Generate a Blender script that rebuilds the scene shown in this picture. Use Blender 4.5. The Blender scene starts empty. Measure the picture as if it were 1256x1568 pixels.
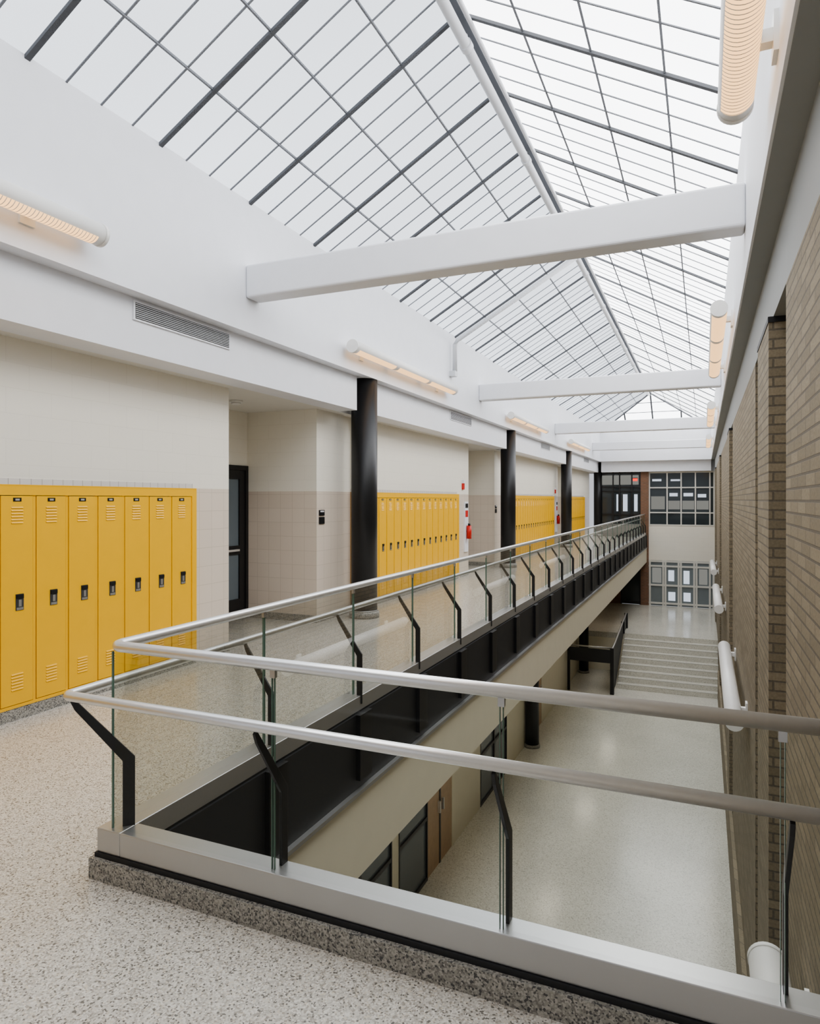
import bpy, bmesh, math, random
from mathutils import Vector, Matrix
random.seed(3)
S=bpy.context.scene
try:
    S.view_settings.view_transform='AgX'; S.view_settings.look='AgX - Medium High Contrast'
except Exception: pass
P=8.1            # structural bay
ZL=-4.55         # lower floor
ZE=-3.15         # lower floor at far end (top of the stair)
YE=33.3          # end wall
# ---------------------------------------------------------------- materials
def mat(name):
    m=bpy.data.materials.new(name); m.use_nodes=True
    return m,m.node_tree.nodes,m.node_tree.links,m.node_tree.nodes['Principled BSDF']
def simple(name,col,rough=.5,metal=0,noise=0,spec=.5,nscale=6):
    m,n,l,b=mat(name)
    b.inputs['Base Color'].default_value=(*col,1); b.inputs['Roughness'].default_value=rough
    b.inputs['Metallic'].default_value=metal; b.inputs['Specular IOR Level'].default_value=spec
    g=n.new('ShaderNodeNewGeometry'); t=n.new('ShaderNodeTexNoise'); t.inputs['Scale'].default_value=nscale
    l.new(g.outputs['Position'],t.inputs['Vector'])
    mx=n.new('ShaderNodeMix'); mx.data_type='RGBA'
    k=noise if noise else .03
    mx.inputs[6].default_value=(*[c*(1-k) for c in col],1); mx.inputs[7].default_value=(*[min(1,c*(1+k)) for c in col],1)
    l.new(t.outputs['Fac'],mx.inputs[0]); l.new(mx.outputs[2],b.inputs['Base Color'])
    return m
def emis(name,col,st):
    m=bpy.data.materials.new(name); m.use_nodes=True; n=m.node_tree.nodes; l=m.node_tree.links
    n.clear(); o=n.new('ShaderNodeOutputMaterial'); e=n.new('ShaderNodeEmission')
    e.inputs[0].default_value=(*col,1); e.inputs[1].default_value=st; l.new(e.outputs[0],o.inputs[0]); return m
def wallvec(n,l):
    g=n.new('ShaderNodeNewGeometry'); s=n.new('ShaderNodeSeparateXYZ'); a=n.new('ShaderNodeMath'); a.operation='ADD'
    c=n.new('ShaderNodeCombineXYZ'); l.new(g.outputs['Position'],s.inputs[0]); l.new(s.outputs[0],a.inputs[0]); l.new(s.outputs[1],a.inputs[1])
    l.new(a.outputs[0],c.inputs[0]); l.new(s.outputs[2],c.inputs[1]); return c.outputs[0],g
def block(name,c1,c2,mort,w,h,ms,rough=.5,off=.5,bump=.2,noise=0):
    m,n,l,b=mat(name); v,g=wallvec(n,l)
    t=n.new('ShaderNodeTexBrick'); l.new(v,t.inputs['Vector']); t.offset=off
    t.inputs['Color1'].default_value=(*c1,1); t.inputs['Color2'].default_value=(*c2,1); t.inputs['Mortar'].default_value=(*mort,1)
    t.inputs['Scale'].default_value=1; t.inputs['Brick Width'].default_value=w; t.inputs['Row Height'].default_value=h
    t.inputs['Mortar Size'].default_value=ms; t.inputs['Mortar Smooth'].default_value=.2
    out=t.outputs['Color']
    if noise:
        nz=n.new('ShaderNodeTexNoise'); nz.inputs['Scale'].default_value=60; l.new(g.outputs['Position'],nz.inputs['Vector'])
        mx=n.new('ShaderNodeMix'); mx.data_type='RGBA'; mx.blend_type='MULTIPLY'; mx.inputs[0].default_value=noise
        l.new(out,mx.inputs[6]); l.new(nz.outputs['Fac'],mx.inputs[7]); out=mx.outputs[2]
    l.new(out,b.inputs['Base Color']); b.inputs['Roughness'].default_value=rough
    bp=n.new('ShaderNodeBump'); bp.inputs['Strength'].default_value=bump; bp.inputs['Distance'].default_value=.004; bp.invert=True
    l.new(t.outputs['Fac'],bp.inputs['Height']); l.new(bp.outputs[0],b.inputs['Normal'])
    return m
def terrazzo(name,stops,scale,rough,stain=.12):
    m,n,l,b=mat(name); g=n.new('ShaderNodeNewGeometry')
    v=n.new('ShaderNodeTexVoronoi'); v.inputs['Scale'].default_value=scale; l.new(g.outputs['Position'],v.inputs['Vector'])
    s=n.new('ShaderNodeSeparateColor'); l.new(v.outputs['Color'],s.inputs[0])
    r=n.new('ShaderNodeValToRGB'); r.color_ramp.interpolation='CONSTANT'
    e=r.color_ramp.elements; e[0].position=0; e[0].color=(*stops[0][1],1); e[1].position=stops[1][0]; e[1].color=(*stops[1][1],1)
    for p,c in stops[2:]:
        k=e.new(p); k.color=(*c,1)
    l.new(s.outputs[0],r.inputs[0])
    nz=n.new('ShaderNodeTexNoise'); nz.inputs['Scale'].default_value=.9; nz.inputs['Detail'].default_value=4; l.new(g.outputs['Position'],nz.inputs['Vector'])
    mx=n.new('ShaderNodeMix'); mx.data_type='RGBA'; mx.blend_type='MULTIPLY'; mx.inputs[0].default_value=stain
    l.new(r.outputs[0],mx.inputs[6]); l.new(nz.outputs['Fac'],mx.inputs[7]); l.new(mx.outputs[2],b.inputs['Base Color'])
    b.inputs['Roughness'].default_value=rough
    return m
M={}
M['white']=simple('white_paint',(.80,.81,.84),.55)
M['soffit']=simple('soffit_paint',(.74,.72,.66),.6)
M['greyshade']=simple('bulkhead_painted_shade',(.33,.34,.33),.6)  # shade of the right bulkhead put into the colour
M['cream']=block('cream_painted_block',(.86,.82,.72),(.85,.81,.71),(.80,.76,.66),.406,.203,.003,.55,bump=.08)
M['plaster']=simple('cream_plaster',(.80,.75,.60),.5)
M['tile']=block('glazed_wall_tile',(.74,.65,.55),(.72,.63,.53),(.60,.52,.43),.203,.203,.003,.25,off=0,bump=.15)
M['tiletrim']=block('tile_trim',(.80,.76,.70),(.78,.74,.68),(.55,.5,.44),.10,.3,.004,.25,off=0,bump=.1)
M['brick']=block('brown_brick',(.43,.36,.25),(.32,.27,.185),(.22,.19,.145),.30,.067,.007,.75,bump=.8,noise=.5)
M['brick2']=block('red_brown_brick',(.24,.12,.07),(.19,.10,.06),(.2,.16,.12),.2,.067,.008,.8,bump=.5)
M['terr']=terrazzo('terrazzo',[(0,(.66,.63,.57)),(.30,(.53,.50,.45)),(.52,(.76,.73,.67)),(.70,(.42,.385,.335)),(.84,(.21,.195,.175)),(.92,(.68,.62,.52))],150,.2,.1)
M['terrlow']=terrazzo('terrazzo_lower',[(0,(.74,.72,.64)),(.4,(.68,.66,.58)),(.7,(.80,.78,.70)),(.9,(.54,.52,.45))],60,.17,.2)
M['granite']=terrazzo('terrazzo_base',[(0,(.36,.35,.31)),(.35,(.24,.23,.21)),(.6,(.48,.46,.42)),(.85,(.10,.10,.10))],150,.3)
M['yellow']=simple('locker_yellow',(.92,.52,.03),.33,noise=.03)
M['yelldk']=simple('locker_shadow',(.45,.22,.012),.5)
M['black']=simple('black_paint',(.012,.012,.013),.38)
M['postgrey']=simple('post_dark_grey',(.035,.036,.038),.35,.4)
M['blackm']=simple('black_matt',(.02,.021,.023),.5)
M['steel']=simple('brushed_steel',(.80,.80,.79),.30,.72,noise=.04,nscale=30)
M['steeld']=simple('channel_steel',(.52,.52,.515),.33,.8)
M['bar']=simple('skylight_bar',(.09,.095,.105),.6)
M['barthin']=simple('skylight_grid',(.19,.20,.22),.6)
M['pipe']=simple('pipe_white',(.62,.63,.65),.4)
M['fixture']=simple('fixture_white',(.82,.81,.78),.4)
M['wood']=simple('wood_door',(.50,.34,.20),.4,noise=.15,nscale=12)
M['grille']=simple('grille_dark',(.05,.05,.05),.6)
M['red']=simple('alarm_red',(.6,.03,.02),.4)
M['dkglass']=simple('dark_glass',(.05,.06,.065),.06)
M['endglass']=simple('lobby_glass',(.20,.23,.24),.08)
M['grey']=simple('grey_glass',(.14,.17,.19),.1)
M['tanframe']=simple('painted_frame',(.72,.70,.64),.5)
M['lens']=emis('lamp_lens',(1,.60,.28),2.1)
M['fillglow']=emis('fill_diffuser',(1,.90,.75),3.5)  # glow of the fill lamps added under the gallery
M['exit']=emis('exit_red',(1,.05,.03),2)
M['pane']=emis('painted_reflection',(.80,.88,1),.9)  # reflections painted as glowing patches on the end glazing
M['dimglow']=emis('painted_dim_glow',(.50,.50,.46),.45)  # faint glow painted onto the end glazing, no lamp behind
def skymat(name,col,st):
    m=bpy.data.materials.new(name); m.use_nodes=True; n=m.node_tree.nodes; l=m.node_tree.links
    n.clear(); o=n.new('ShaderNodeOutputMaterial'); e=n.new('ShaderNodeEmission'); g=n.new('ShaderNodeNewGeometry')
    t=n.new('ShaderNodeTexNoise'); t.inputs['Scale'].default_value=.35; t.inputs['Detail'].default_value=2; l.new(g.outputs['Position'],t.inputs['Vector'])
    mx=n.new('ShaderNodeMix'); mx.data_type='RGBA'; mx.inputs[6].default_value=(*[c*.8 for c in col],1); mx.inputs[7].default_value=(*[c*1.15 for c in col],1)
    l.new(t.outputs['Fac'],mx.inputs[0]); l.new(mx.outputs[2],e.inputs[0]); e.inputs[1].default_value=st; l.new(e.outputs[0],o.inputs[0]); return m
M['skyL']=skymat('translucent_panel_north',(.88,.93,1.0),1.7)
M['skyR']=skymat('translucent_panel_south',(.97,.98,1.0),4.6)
def glassmat():
    m=bpy.data.materials.new('guard_glass'); m.use_nodes=True; n=m.node_tree.nodes; l=m.node_tree.links
    n.clear(); o=n.new('ShaderNodeOutputMaterial'); t=n.new('ShaderNodeBsdfTransparent'); t.inputs[0].default_value=(.94,.962,.935,1)
    gl=n.new('ShaderNodeBsdfGlossy'); gl.inputs['Roughness'].default_value=.015
    f=n.new('ShaderNodeFresnel'); f.inputs[0].default_value=1.4; mx=n.new('ShaderNodeMixShader')
    ma=n.new('ShaderNodeMath'); ma.operation='MULTIPLY'; ma.inputs[1].default_value=.4; l.new(f.outputs[0],ma.inputs[0])
    l.new(ma.outputs[0],mx.inputs[0]); l.new(t.outputs[0],mx.inputs[1]); l.new(gl.outputs[0],mx.inputs[2]); l.new(mx.outputs[0],o.inputs[0]); return m
M['glass']=glassmat()
M['glassedge']=simple('glass_edge',(.14,.22,.18),.1)
# ---------------------------------------------------------------- builder
class B:
    def __init__(s): s.bm=bmesh.new(); s.mats=[]
    def mi(s,k):
        if k not in s.mats: s.mats.append(k)
        return s.mats.index(k)
    def box(s,x0,x1,y0,y1,z0,z1,k):
        i=s.mi(k); v=[s.bm.verts.new((x,y,z)) for x in (x0,x1) for y in (y0,y1) for z in (z0,z1)]
        for f in ((0,1,3,2),(4,6,7,5),(0,4,5,1),(2,3,7,6),(0,2,6,4),(1,5,7,3)):
            s.bm.faces.new([v[a] for a in f]).material_index=i
        return s
    def quad(s,pts,k):
        s.bm.faces.new([s.bm.verts.new(p) for p in pts]).material_index=s.mi(k)
    def prism(s,pts,dv,k):
        i=s.mi(k); d=Vector(dv); a=[s.bm.verts.new(Vector(p)-d/2) for p in pts]; b=[s.bm.verts.new(Vector(p)+d/2) for p in pts]
        n=len(pts); s.bm.faces.new(a[::-1]).material_index=i; s.bm.faces.new(b).material_index=i
        for j in range(n): s.bm.faces.new([a[j],a[(j+1)%n],b[(j+1)%n],b[j]]).material_index=i
    def tube(s,pts,r,k,seg=20,a0=0,a1=2*math.pi,up=None):
        i=s.mi(k); pts=[Vector(p) for p in pts]; rings=[]; full=abs(a1-a0-2*math.pi)<1e-4
        for j,p in enumerate(pts):
            if j==0: t=pts[1]-p
            elif j==len(pts)-1: t=p-pts[j-1]
            else: t=(pts[j+1]-p).normalized()+(p-pts[j-1]).normalized()
            t.normalize(); u=Vector((0,0,1)) if abs(t.z)<.9 else Vector((0,1,0))
            sd=t.cross(u).normalized(); u=sd.cross(t)
            sc=1
            if 0<j<len(pts)-1:
                c=t.dot((p-pts[j-1]).normalized()); sc=1/max(c,.5)
            N=seg if full else seg+1
            ring=[]
            for q in range(N):
                a=a0+(a1-a0)*q/seg
                ring.append(s.bm.verts.new(p+(sd*math.cos(a)*(sc if abs(t.z)<.9 else 1)+u*math.sin(a))*r))
            rings.append(ring)
        for A,C in zip(rings,rings[1:]):
            for q in range(len(A) if full else len(A)-1):
                f=s.bm.faces.new([A[q],A[(q+1)%len(A)],C[(q+1)%len(A)],C[q]]); f.material_index=i; f.smooth=True
        if full:
            s.bm.faces.new(rings[0][::-1]).material_index=i; s.bm.faces.new(rings[-1]).material_index=i
    def done(s,name,bevel=0,parent=None):
        bmesh.ops.recalc_face_normals(s.bm,faces=s.bm.faces[:])
        me=bpy.data.meshes.new(name); s.bm.to_mesh(me); s.bm.free()
        for k in s.mats: me.materials.append(M[k])
        o=bpy.data.objects.new(name,me); S.collection.objects.link(o)
        if bevel:
            md=o.modifiers.new('bevel','BEVEL'); md.width=bevel; md.segments=3; md.limit_method='ANGLE'
        if parent: o.parent=parent
        return o
def empty(name,loc=(0,0,0)):
    e=bpy.data.objects.new(name,None); S.collection.objects.link(e); return e
XG=-2.52; YG=2.34     # glass planes
# ---------------------------------------------------------------- floors / slabs
b=B()
b.box(-6.6,-2.61,-5,YE,-.12,0,'terr'); b.box(-2.61,.45,-5,2.28,-.12,0,'terr'); b.box(.45,2.6,-5,2.08,-.12,0,'terr')
b.done('floor')
b=B()
b.box(-6.6,-2.47,2.44,YE,-1.15,-.12,'plaster'); b.box(-6.6,.45,-5,2.44,-1.15,-.12,'plaster')
b.box(-2.61,-2.47,2.44,YE,-.12,0,'plaster'); b.box(-2.61,.45,2.28,2.44,-.12,0,'plaster')
b.done('floor_structure')
b=B()   # curb
b.box(-2.61,-2.46,2.28,YE,0,.095,'granite'); b.box(-2.46,.45,2.28,2.44,0,.095,'granite')
b.box(-2.595,-2.455,2.30,YE,.095,.115,'blackm'); b.box(-2.455,.45,2.30,2.43,.095,.115,'blackm')
b.done('trim_1')
b=B()   # edge fascia of the gallery
b.box(-2.47,-2.44,2.44,YE,-.47,.10,'blackm')
b.box(-2.47,-2.40,2.44,YE,-.50,-.47,'steeld')
b.box(-2.47,-2.43,2.44,YE,-1.15,-.50,'plaster')
b.box(-2.43,.45,2.44,2.46,-1.15,.10,'blackm')
y=YG+1.175
while y<YE:
    b.box(-2.44,-2.405,y-.10,y+.10,-.40,.10,'black'); y+=1.175
b.done('trim_2')
b=B()
b.box(-5.0,.45,-1,23.5,ZL-.2,ZL,'terrlow'); b.box(-5.0,.45,25.9,YE,ZE-.2,ZE,'terrlow')
b.done('floor_lower')
b=B()
n=9
for i in range(n):
    z1=ZL+(ZE-ZL)*(i+1)/n; y0=23.5+.3*i; y1=25.9
    if i<n-1:
        b.box(-2.66,.44,y0,y0+.3,ZL,z1,'terrlow'); b.box(-2.66,.44,y0-.003,y0+.006,z1-.010,z1+.001,'steeld')
b.box(-5,-2.66,23.5,25.9,ZL-.2,ZL,'terrlow')
b.box(-5,.44,25.9,26.0,ZL-.2,ZE-.2,'plaster')
b.done('stair')
b=B()   # stair guard
X=-2.72
top=[(22.7,-3.12),(23.5,-3.06),(25.9,-2.74),(27,-2.62)]
bot=[(27,ZE+.02),(25.9,ZE+.0),(23.5,ZL+.1),(22.7,ZL+.08)]
b.prism([(X,y,z) for y,z in top+bot],(.03,0,0),'blackm')
b.tube([(X,y,z+.03) for y,z in top],.028,'steeld',12)
for y,z0,z1 in ((22.7,ZL,-3.06),(27,ZE,-2.58),(25.9,ZE,-2.72)): b.box(X-.06,X+.06,y-.06,y+.06,z0,z1,'black')
b.box(-4.15,X-.04,22.68,22.72,-3.55,-3.12,'blackm'); b.tube([(-4.15,22.7,-3.06),(X,22.7,-3.06)],.03,'steeld',12)
b.box(-4.15,-4.07,22.66,22.74,ZL,-3.1,'black')
b.done('stair_guard')
# ---------------------------------------------------------------- guard rail
G=empty('glass_guard_rail')
b=B()
b.box(-2.59,-2.45,2.31,YE,.115,.225,'steeld'); b.box(-2.45,.45,2.31,2.42,.115,.225,'steeld')
b.done('base_channel',.004,G)
ysl=[YG+1.175*i for i in range(1,27)]
xs=[-1.63,-.66,.22]
b=B()
def pane_x(y0,y1): b.quad([(XG,y0,.2),(XG,y1,.2),(XG,y1,1.045),(XG,y0,1.045)],'glass')
def pane_y(x0,x1): b.quad([(x0,YG,.2),(x1,YG,.2),(x1,YG,1.045),(x0,YG,1.045)],'glass')
pv=YG+.006
for y in ysl+[YE-.01]: pane_x(pv,y-.006); pv=y+.006
pv=XG+.006
for x in xs+[.44]: pane_y(pv,x-.006); pv=x+.006
b.done('glass_panels',0,G)
b=B()
for y in ysl:
    for s in (-.006,.006): b.box(XG-.006,XG+.006,y+s-.0012,y+s+.0012,.225,1.045,'glassedge')
    b.box(XG-.009,XG+.009,y-.012,y+.012,1.015,1.055,'steeld')
for x in xs:
    for s in (-.006,.006): b.box(x+s-.0012,x+s+.0012,YG-.005,YG+.005,.225,1.045,'glassedge')
    b.box(x-.012,x+.012,YG-.009,YG+.009,1.015,1.055,'steeld')
b.box(XG-.005,XG+.003,YG-.005,YG+.003,.225,1.045,'glassedge')
b.done('glass_joints',0,G)
b=B()
prof=[(.078,.16),(.078,.545),(-.115,.812),(-.135,.84),(-.15,.83),(-.135,.79),(.033,.53),(.033,.16)]
for y in ysl: b.prism([(XG+o,y,z) for o,z in prof],(0,.014,0),'postgrey')
for x in xs: b.prism([(x+.012,YG+o,z) for o,z in prof],(.014,0,0),'postgrey')
r=.85
b.prism([(XG+o*r,YG+o*r,z) for o,z in prof],(.009,-.009,0),'postgrey')
b.done('bracket_posts',.002,G)
b=B()
def arc(cx,cy,z,r,n=6): return [(cx-r*math.cos(a),cy-r*math.sin(a),z) for a in [math.pi/2*i/n for i in range(n+1)]]
c=.05
pts=[(XG,YE-.02,1.07)]+arc(XG+c,YG+c,1.07,c)+[(.44,YG,1.07)]
b.tube(pts,.025,'steel',20)
xh,yh=XG-.14,YG-.14
c=.03
pts=[(xh,YE-.02,.86)]+arc(xh+c,yh+c,.86,c)+[(.44,yh,.86)]
b.tube(pts,.0225,'steel',20)
b.done('rails',0,G)
# ---------------------------------------------------------------- left walls
b=B()
bays=[(-4.6,5.75,6.36),(9.4,14.25,15.07),(18.4,24.7,25.6),(27.5,31.6,YE)]
alc=[(6.36,8.3,9.4),(15.07,17.2,18.4),(25.6,26.7,27.5)]
def tiled(x0,x1,y0,y1):
    b.box(x0,x1,y0,y1,0,1.87,'tile'); b.box(x0,x1,y0,y1,1.87,3.04,'cream')
for y0,y1,y2 in bays:
    b.box(-5.5,-5.05,y0,y1,1.92,3.04,'cream'); b.box(-5.5,-5.045,y0,y1,1.87,1.92,'tiletrim')
    b.box(-5.5,-5.44,y0,y1,0,1.87,'tile')
    tiled(-5.5,-5.05,y1,y2)
for a,c,d in alc:
    tiled(-6.6,-5.5,a-.15,a)
    if c-a>1.5: tiled(-6.4,-6.25,a,c-1.1); b.box(-6.4,-6.25,c-1.1,c,2.25,3.04,'cream')
    else: tiled(-6.4,-6.25,a,c)
    tiled(-6.4,-5.05,c,d-.32); tiled(-6.4,-5.10,d-.32,d)
b.done('wall_left')
b=B()
for a,c,d in alc:
    b.box(-5.05,-5.035,a-.61,a,0,.1,'granite')
    b.box(-6.25,-5.05,c-.015,c,0,.1,'granite'); b.box(-5.05,-5.035,c-.015,d,0,.1,'granite')
    b.box(-6.25,-6.235,a,c-1.1,0,.1,'granite')
b.done('baseboard_left')
for k,(a,c,d) in enumerate(alc[:2]):
    D=B(); X=-6.28
    D.box(X,X+.06,c-1.08,c-1.02,0,2.25,'black'); D.box(X,X+.06,c-.07,c-.01,0,2.25,'black'); D.box(X,X+.06,c-1.02,c-.07,2.18,2.25,'black')
    D.box(X,X+.045,c-1.02,c-.90,0,2.18,'black'); D.box(X,X+.045,c-.20,c-.07,0,2.18,'black')
    D.box(X,X+.045,c-.9,c-.2,0,.3,'black'); D.box(X,X+.045,c-.9,c-.2,.95,1.08,'black'); D.box(X,X+.045,c-.9,c-.2,2.05,2.18,'black')
    D.box(X+.015,X+.025,c-.9,c-.2,.3,2.05,'grey'); D.box(X+.045,X+.09,c-.85,c-.25,1.0,1.03,'steel')
    D.done('door_%d'%(k+1),.003)
# ceilings, bulkheads
b=B()
b.box(-6.6,-4.92,-5,YE,3.04,3.2,'soffit')
prev=-5
for k in range(4):
    yc=9.0+P*k
    if yc+.33<YE: b.box(-4.92,-4.60,prev,yc-.33,3.04,3.53,'white'); prev=yc+.33
b.box(-4.92,-4.60,prev,YE,3.04,3.53,'white')
b.box(-5.2,2.6,-5,.4,4.93,5.1,'white')  # unseen roof over the camera, added to darken the near end
b.done('ceiling')
b=B(); b.box(-5.2,-4.45,-5,YE,3.53,4.93,'white'); b.done('wall_upper_left')
b=B(); b.box(.30,1.2,2.08,YE,3.53,4.93,'white'); b.box(.45,1.2,2.08,YE,3.04,3.53,'greyshade'); b.box(.315,.45,2.09,YE,3.525,3.53,'greyshade')  # grey fascia and thin soffit sheet carry painted shade
b.box(.30,2.6,.4,2.08,3.53,4.93,'white'); b.done('wall_upper_right')
# right brick wall
b=B()
yy=2.08
b.box(2.45,2.6,-5,2.08,0,4.93,'cream'); b.box(1.2,2.6,2.08,2.2,0,3.6,'brick')
for k in range(4):
    s=P*k
    b.box(.45,1.2,yy,4.6+s,ZL,3.04,'brick')
    b.box(.75,1.2,4.6+s,7.2+s,ZL,3.04,'brick'); b.box(.42,.75,5.4+s,6.45+s,ZL,3.0,'brick')
    b.box(.415,.75,5.39+s,6.46+s,3.0,3.04,'blackm')
    yy=7.2+s
b.box(.45,1.2,yy,YE,ZL,3.04,'brick'); b.box(.45,1.2,-1,2.08,ZL,-.12,'brick')
b.box(.40,.45,-1,23.5,ZL,ZL+.9,'brick')
b.done('wall_right')
# columns
for k in range(4):
    yc=9+P*k
    if yc>YE: yc=YE-.35
    D=B(); D.tube([(-4.65,yc,0),(-4.65,yc,3.53)],.195,'black',40); D.tube([(-4.65,yc,0),(-4.65,yc,.10)],.225,'granite',40)
    D.tube([(-4.65,yc,.10),(-4.65,yc,.115)],.21,'steeld',40); D.done('column')
for k in (1,2):
    D=B(); D.tube([(-4.02,9+P*k,ZL),(-4.02,9+P*k,-1.15)],.17,'black',32); D.tube([(-4.02,9+P*k,ZL),(-4.02,9+P*k,ZL+.08)],.2,'granite',32); D.done('column')
# beams
for k in range(4):
    yc=6+P*k; D=B(); D.box(-4.45,.30,yc-.12,yc+.12,3.885,4.235,'white'); D.done('roof_beam',.025)
# ---------------------------------------------------------------- skylight
XR=-2.08; ZR=6.28; ZV=4.93; XL=-4.45; XRt=.30; Y0=.4; YR=30.3; YH=32.6
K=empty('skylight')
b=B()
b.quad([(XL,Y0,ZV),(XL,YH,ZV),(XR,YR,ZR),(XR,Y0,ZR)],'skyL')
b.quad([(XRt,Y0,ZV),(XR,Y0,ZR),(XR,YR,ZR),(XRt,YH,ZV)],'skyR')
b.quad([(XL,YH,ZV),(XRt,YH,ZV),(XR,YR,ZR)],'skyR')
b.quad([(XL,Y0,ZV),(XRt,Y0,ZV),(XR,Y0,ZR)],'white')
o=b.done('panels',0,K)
b=B()
def bar(p0,p1,w,dep,k):
    p0=Vector(p0);p1=Vector(p1); t=(p1-p0).normalized(); sd=t.cross(Vector((0,0,1))).normalized()*w/2; dn=Vector((0,0,-dep))
    i=b.mi(k); v=[b.bm.verts.new(q) for q in (p0-sd,p0+sd,p0+sd+dn,p0-sd+dn,p1-sd,p1+sd,p1+sd+dn,p1-sd+dn)]
    for f in ((0,1,2,3),(7,6,5,4),(0,4,5,1),(1,5,6,2),(2,6,7,3),(3,7,4,0)): b.bm.faces.new([v[a] for a in f]).material_index=i
n=0; y=5.96-1.3*7
def hipf(y): return 1 if y<=YR else max(0,(YH-y)/(YH-YR))
while y<YH-.1:
    f=hipf(y); main=(n%4==0)
    w,d_,k=(.044,.034,'bar') if main else (.016,.014,'barthin')
    e=.004
    if y>Y0:
        bar((XL,y,ZV+e),(XL+(XR-XL)*f,y,ZV+(ZR-ZV)*f+e),w,d_,k)
        bar((XRt,y,ZV+e),(XRt+(XR-XRt)*f,y,ZV+(ZR-ZV)*f+e),w,d_,k)
    n+=1; y+=.325
for i in range(1,4):
    f=i/4; ye=YH+(YR-YH)*f
    bar((XL+(XR-XL)*f,Y0,ZV+(ZR-ZV)*f+.006),(XL+(XR-XL)*f,ye,ZV+(ZR-ZV)*f+.006),.018,.02,'barthin')
    bar((XRt+(XR-XRt)*f,Y0,ZV+(ZR-ZV)*f+.006),(XRt+(XR-XRt)*f,ye,ZV+(ZR-ZV)*f+.006),.018,.02,'barthin')
    bar((XL+(XR-XL)*f,ye,ZV+(ZR-ZV)*f),(XRt+(XR-XRt)*f,ye,ZV+(ZR-ZV)*f),.02,.03,'barthin')
bar((XR,Y0,ZR),(XR,YR,ZR),.09,.05,'bar')
bar((XL,YH,ZV),(XR,YR,ZR),.06,.05,'bar'); bar((XRt,YH,ZV),(XR,YR,ZR),.06,.05,'bar'); bar((XR,YH,ZV),(XR,YR,ZR),.06,.05,'bar')
for x in (XL+1.2,XRt-1.2): bar((x,YH,ZV),(x,YH-(YH-YR)*.5,ZV+(ZR-ZV)*.5),.06,.05,'bar')
b.done('frame_bars',0,K)
b=B()
b.tube([(XR-.02,Y0,6.12),(XR-.02,YR-.4,6.12)],.05,'pipe',20)
b.tube([(XR+.10,Y0,6.16),(XR+.10,YR-.4,6.16)],.022,'pipe',12)
for k in range(13):
    y=1.4+2.4*k
    if y>YR-.5: continue
    b.box(XR-.03,XR-.01,y-.015,y+.015,6.15,6.24,'pipe'); b.tube([(XR-.02,y-.04,6.12),(XR-.02,y+.04,6.12)],.062,'pipe',20)
b.tube([(XR,12.2,6.05),(-4.30,12.2,4.80),(-4.36,12.2,4.70),(-4.36,12.2,4.2)],.045,'pipe',16)
b.box(-4.45,-4.33,12.13,12.27,4.1,4.2,'pipe')
b.done('sprinkler_pipe')
# end roof wall
b=B()
b.box(-4.45,.30,YH,YE,3.53,4.93,'white'); b.box(-4.45,.30,YE-.35,YE,3.04,3.53,'white')
b.done('wall_end_upper')
# ---------------------------------------------------------------- light fixtures
def fixture(x,y0,y1,z,side,secs,r=.085,lit=True):
    D=B()
    D.tube([(x,y0,z),(x,y1,z)],r,'fixture',28)
    D.tube([(x,y0-.03,z),(x,y0+.0,z)],r*1.04,'fixture',28); D.tube([(x,y1,z),(x,y1+.03,z)],r*1.04,'fixture',28)
    wx=x+side*(.15); ins=min(.5,(y1-y0)*.25)
    for yy in (y0+ins,y1-ins):
        D.box(min(x,wx),max(x,wx),yy-.03,yy+.03,z-.03,z+.03,'fixture'); D.box(min(wx,wx-side*.02),max(wx,wx-side*.02),yy-.06,yy+.06,z-.09,z+.09,'fixture')
    if lit:
        L=(y1-y0)/secs; rr=r*1.012
        a0,a1=(215,345) if side>0 else (195,325)
        for q in range(secs):
            a=y0+L*q+.06; c=y0+L*(q+1)-.06
            D.tube([(x,a,z),(x,c,z)],rr,'lens',12,math.radians(a0),math.radians(a1))
            yy=a
            while yy<c:
                D.tube([(x,yy,z),(x,yy+.006,z)],rr*1.03,'fixture',12,math.radians(a0),math.radians(a1)); yy+=.03
    D.done('wall_light')
for k in range(4):
    fixture(-4.30,-.1+P*k,3.85+P*k,3.80,-1,3); fixture(.15,-.1+P*k,3.9+P*k,3.80,1,3)
    if k: fixture(.30,-.1+P*k,3.9+P*k,-.62,1,3,.09,lit=False)
    else: fixture(.30,2.6,3.9,-.62,1,1,.09,lit=False)
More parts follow.
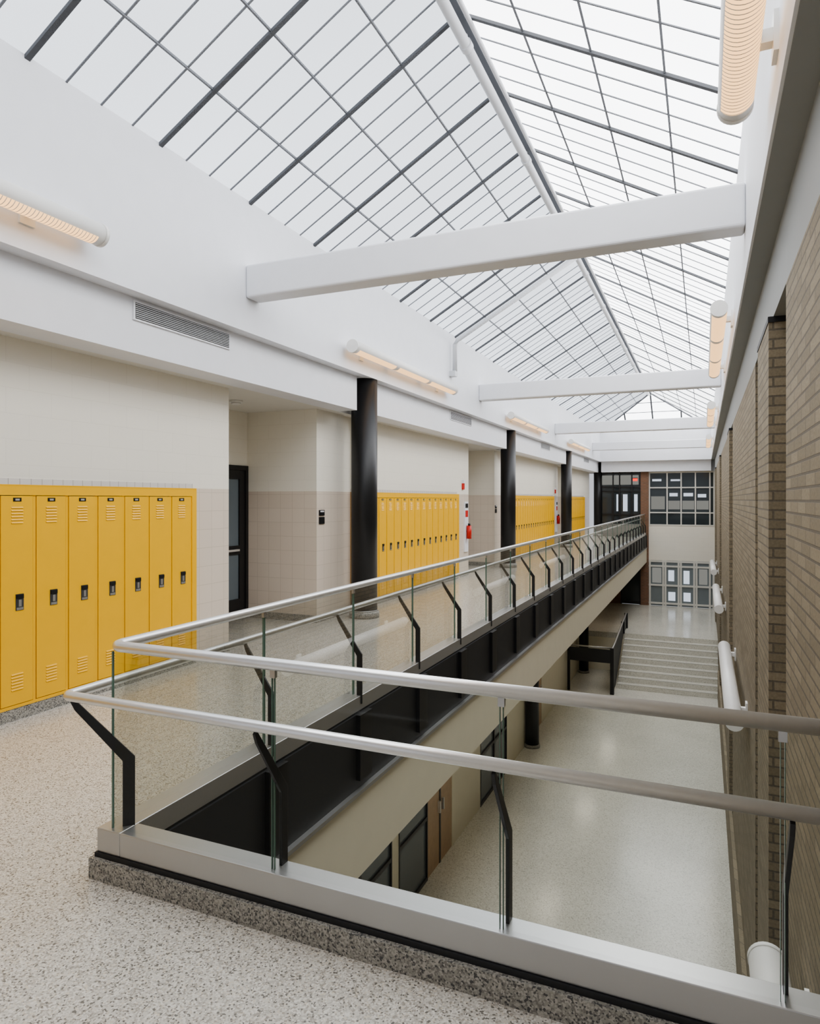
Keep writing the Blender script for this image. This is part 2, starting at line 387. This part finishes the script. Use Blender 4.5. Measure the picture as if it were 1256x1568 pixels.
# ---------------------------------------------------------------- lockers
def lockers(y0,y1):
    D=B(); w=.307; F=-5.0
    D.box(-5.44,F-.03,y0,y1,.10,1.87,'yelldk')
    D.box(F-.03,F+.01,y0,y1,1.785,1.87,'yellow'); D.box(F-.03,F+.005,y0,y1,.10,.125,'yellow')
    D.box(F-.03,F+.01,y1-.07,y1,.125,1.785,'yellow'); D.box(F-.04,F+.012,y0,y1,1.862,1.87,'yellow')
    D.box(-5.44,F+.0,y0,y1,0,.10,'granite')
    y=y1-.07
    while y-w>y0:
        a=y-w; D.box(F-.03,F+.001,y-.012,y,.125,1.785,'yellow'); D.box(F-.03,F+.001,a,a+.012,.125,1.785,'yellow')
        a2,c2=a+.017,y-.017; D.box(F-.028,F+.006,a2,c2,.13,1.78,'yellow')
        m=(a+y)/2
        for z0 in (1.56,.24):
            for q in range(6):
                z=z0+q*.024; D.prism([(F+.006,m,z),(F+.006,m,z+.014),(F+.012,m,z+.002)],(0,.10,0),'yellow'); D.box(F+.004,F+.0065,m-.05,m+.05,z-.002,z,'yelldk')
        hy=m+.02 
        D.box(F+.006,F+.010,hy-.034,hy+.034,.87,1.00,'grille'); D.box(F+.008,F+.018,hy-.03,hy+.03,.965,.995,'black'); D.box(F+.009,F+.014,hy-.012,hy+.012,.90,.955,'steeld'); D.box(F+.009,F+.012,hy-.028,hy+.028,.873,.893,'steeld')
        D.box(F+.006,F+.009,m-.035,m+.035,1.735,1.765,'black'); D.box(F+.009,F+.0105,m-.018,m+.018,1.742,1.757,'steel')
        y-=w
    D.done('locker_bank')
for y0,y1,_ in bays: lockers(y0,y1)
# ---------------------------------------------------------------- small wall items
for k in range(4):
    s=P*k; D=B(); D.box(-4.60,-4.585,4.48+s,5.8+s,3.33,3.50,'white'); D.box(-4.586,-4.583,4.5+s,5.78+s,3.345,3.485,'grille')
    for q in range(8): D.box(-4.584,-4.577,4.5+s,5.78+s,3.352+q*.017,3.3565+q*.017,'white')
    D.done('air_grille')
for a,c,d in alc:
    s=c-8.3
    D=B(); D.box(-5.05,-5.035,8.36+s,8.50+s,1.52,1.60,'black'); D.box(-5.035,-5.032,8.38+s,8.48+s,1.57,1.59,'white'); D.box(-5.05,-5.035,8.36+s,8.50+s,1.40,1.50,'black'); D.done('room_sign')
    D=B(); D.tube([(-5.6,7.2+s,3.04),(-5.6,7.2+s,3.015)],.09,'fixture',24); D.tube([(-5.6,7.2+s,3.015),(-5.6,7.2+s,2.99)],.06,'fixture',24); D.done('alcove_light')  # small ceiling light of each alcove, modelled unlit
for y in (14.65,25.1):
    D=B(); D.box(-5.05,-5.02,y-.06,y+.06,1.98,2.12,'red'); D.box(-5.05,-5.0,y-.04,y+.04,2.12,2.20,'white'); D.done('fire_alarm')
    D=B(); y+=.2
    D.box(-5.05,-5.02,y-.12,y+.12,.55,1.7,'white'); D.tube([(-4.96,y,.85),(-4.96,y,1.15)],.055,'red',20); D.tube([(-4.96,y,1.15),(-4.96,y,1.2)],.03,'black',12); D.box(-5.02,-4.96,y-.01,y+.01,1.0,1.05,'black')
    D.box(-5.02,-5.015,y-.09,y+.09,1.35,1.5,'red'); D.box(-5.02,-5.015,y-.09,y+.09,1.56,1.66,'black'); D.done('fire_extinguisher')
# ---------------------------------------------------------------- lower left wall
b=B()
X=-4.2
b.box(-5,X-.05,-1,26,ZL,-1.15,'plaster')
for a,c in ((-1,3),(9.0,9.25),(11.6,13.3),(15.3,18.0),(19.0,22.6)): b.box(X-.05,X,a,c,ZL,-1.15,'plaster')
b.box(X-.05,X,3,22.6,-1.9,-1.15,'plaster'); b.box(-5,X,26,YE,ZE,-1.15,'brick2')
b.done('wall_lower_left')
def store(a,c,nm,n):
    D=B(); z1=-1.95
    D.box(X-.04,X-.02,a,c,ZL,z1,'grey')
    for q in range(n+1):
        y=a+(c-a)*q/n; D.box(X-.04,X+.01,max(a,y-.03),min(c,y+.03),ZL,z1,'black')
    for z in (ZL,ZL+1.0,ZL+2.1,z1-.06): D.box(X-.04,X+.008,a,c,z,z+.06,'black')
    D.done(nm)
store(3,9.0,'window_1',6); store(9.25,10.4,'window_2',1); store(13.3,15.3,'window_3',2); 
D=B(); D.box(X-.05,X-.01,10.4,11.6,ZL,-1.95,'wood'); D.box(X-.01,X,10.97,11.03,ZL,-1.95,'black'); D.box(X-.01,X+.04,10.9,10.93,ZL+.9,ZL+1.1,'steel'); D.box(X-.01,X+.04,11.07,11.1,ZL+.9,ZL+1.1,'steel'); D.done('door_5')
D=B(); D.box(X-.05,X-.01,18,19,ZL,-1.95,'wood'); D.box(X-.01,X+.04,18.85,18.9,ZL+.9,ZL+1.1,'steel'); D.box(X-.01,X+.0,18.2,18.6,ZL+1.2,ZL+1.9,'dkglass'); D.done('door_6')
# ---------------------------------------------------------------- end wall
b=B()
b.box(-2.35,.45,YE,YE+.3,-1.05,.55,'cream'); b.box(-2.7,-2.35,YE-.1,YE+.3,ZE,3.04,'brick2')
b.box(-6.6,-2.7,YE,YE+.3,-1.15,0,'cream'); b.box(-6.6,1.2,YE+.02,YE+.3,3.0,4.93,'white')
b.box(-5,-3.6,YE,YE+.3,ZE,-1.15,'brick2')
b.done('wall_end')
def glazed(nm,x0,x1,z0,z1,xd,zd,y=YE,fm='black',bright=(),dim=(),w=.03,gl='dkglass'):
    D=B(); D.box(x0,x1,y+.05,y+.08,z0,z1,gl)
    for x in xd: D.box(x-w,x+w,y-.02,y+.05,z0,z1,fm)
    for z in zd: D.box(x0,x1,y-.015,y+.05,z-w,z+w,fm)
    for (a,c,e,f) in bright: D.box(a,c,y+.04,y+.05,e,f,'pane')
    for (a,c,e,f) in dim: D.box(a,c,y+.042,y+.05,e,f,'dimglow')
    D.done(nm)
glazed('window_4',-2.35,.45,.55,3.04,[-2.32,-1.55,-.95,-.35,.25,.42],[.58,1.15,2.3,3.0],fm='tanframe',w=.028,
  bright=((-1.45,-1.1,1.9,2.05),(-.85,-.45,1.9,2.05),(-.25,.1,1.85,2.0),(-2.2,-1.8,2.6,2.7),(-1.4,-1.0,2.6,2.68)),dim=((-1.5,-1.0,1.3,1.7),(-.9,-.4,1.3,1.7),(-.3,.2,1.3,1.7),(-2.25,-1.65,1.3,1.9)))
glazed('door_7',-4.6,-2.7,0,3.04,[-4.57,-3.95,-3.65,-3.1,-2.73],[.15,1.05,2.15,2.35,3.0],bright=((-3.8,-3.72,1.2,2.0),(-3.5,-3.3,1.2,2.0),(-3.0,-2.85,1.2,2.0)),dim=((-4.5,-2.8,2.45,2.9),))
glazed('door_8',-2.35,.45,ZE,-1.05,[-2.3,-1.72,-1.62,-1.06,-.96,-.40,-.30,.25,.4],[ZE+.12,ZE+.95,-1.32,-1.1],fm='tanframe',w=.04,gl='endglass',bright=((-1.5,-1.25,-2.0,-1.5),(-.85,-.6,-2.1,-1.5),(-1.5,-1.2,-2.9,-2.5),(-.85,-.55,-2.9,-2.5)),dim=((-2.2,-1.8,-2.1,-1.4),(-.2,.15,-2.1,-1.4)))
glazed('door_9',-3.6,-2.7,ZE,-1.15,[-3.57,-2.73],[ZE+.1,-1.2],bright=())
D=B(); D.box(-3.05,-2.85,YE-.06,YE-.02,2.62,2.74,'exit'); D.box(-3.07,-2.83,YE-.055,YE-.015,2.74,2.77,'black'); D.done('exit_sign')
# ---------------------------------------------------------------- unseen fill lamps added under gallery to brighten the lower level
for k in range(5):
    D=B(); y=5+5.5*k; D.box(-3.7,-3.1,y-.6,y+.6,-1.19,-1.15,'fixture'); D.box(-3.66,-3.14,y-.56,y+.56,-1.195,-1.19,'fillglow'); D.done('fill_light')
# ---------------------------------------------------------------- world, camera
w=bpy.data.worlds.new('World'); S.world=w; w.use_nodes=True
w.node_tree.nodes['Background'].inputs[0].default_value=(.9,.92,1,1); w.node_tree.nodes['Background'].inputs[1].default_value=.65
cd=bpy.data.cameras.new('Camera'); co=bpy.data.objects.new('Camera',cd); S.collection.objects.link(co)
co.location=(0,0,1.75); co.rotation_euler=(math.radians(90),0,math.radians(23.46))
cd.sensor_fit='HORIZONTAL'; cd.sensor_width=36; cd.lens=36*1037/1256; cd.shift_y=-19/1256; cd.clip_start=.02; cd.clip_end=200
S.camera=co
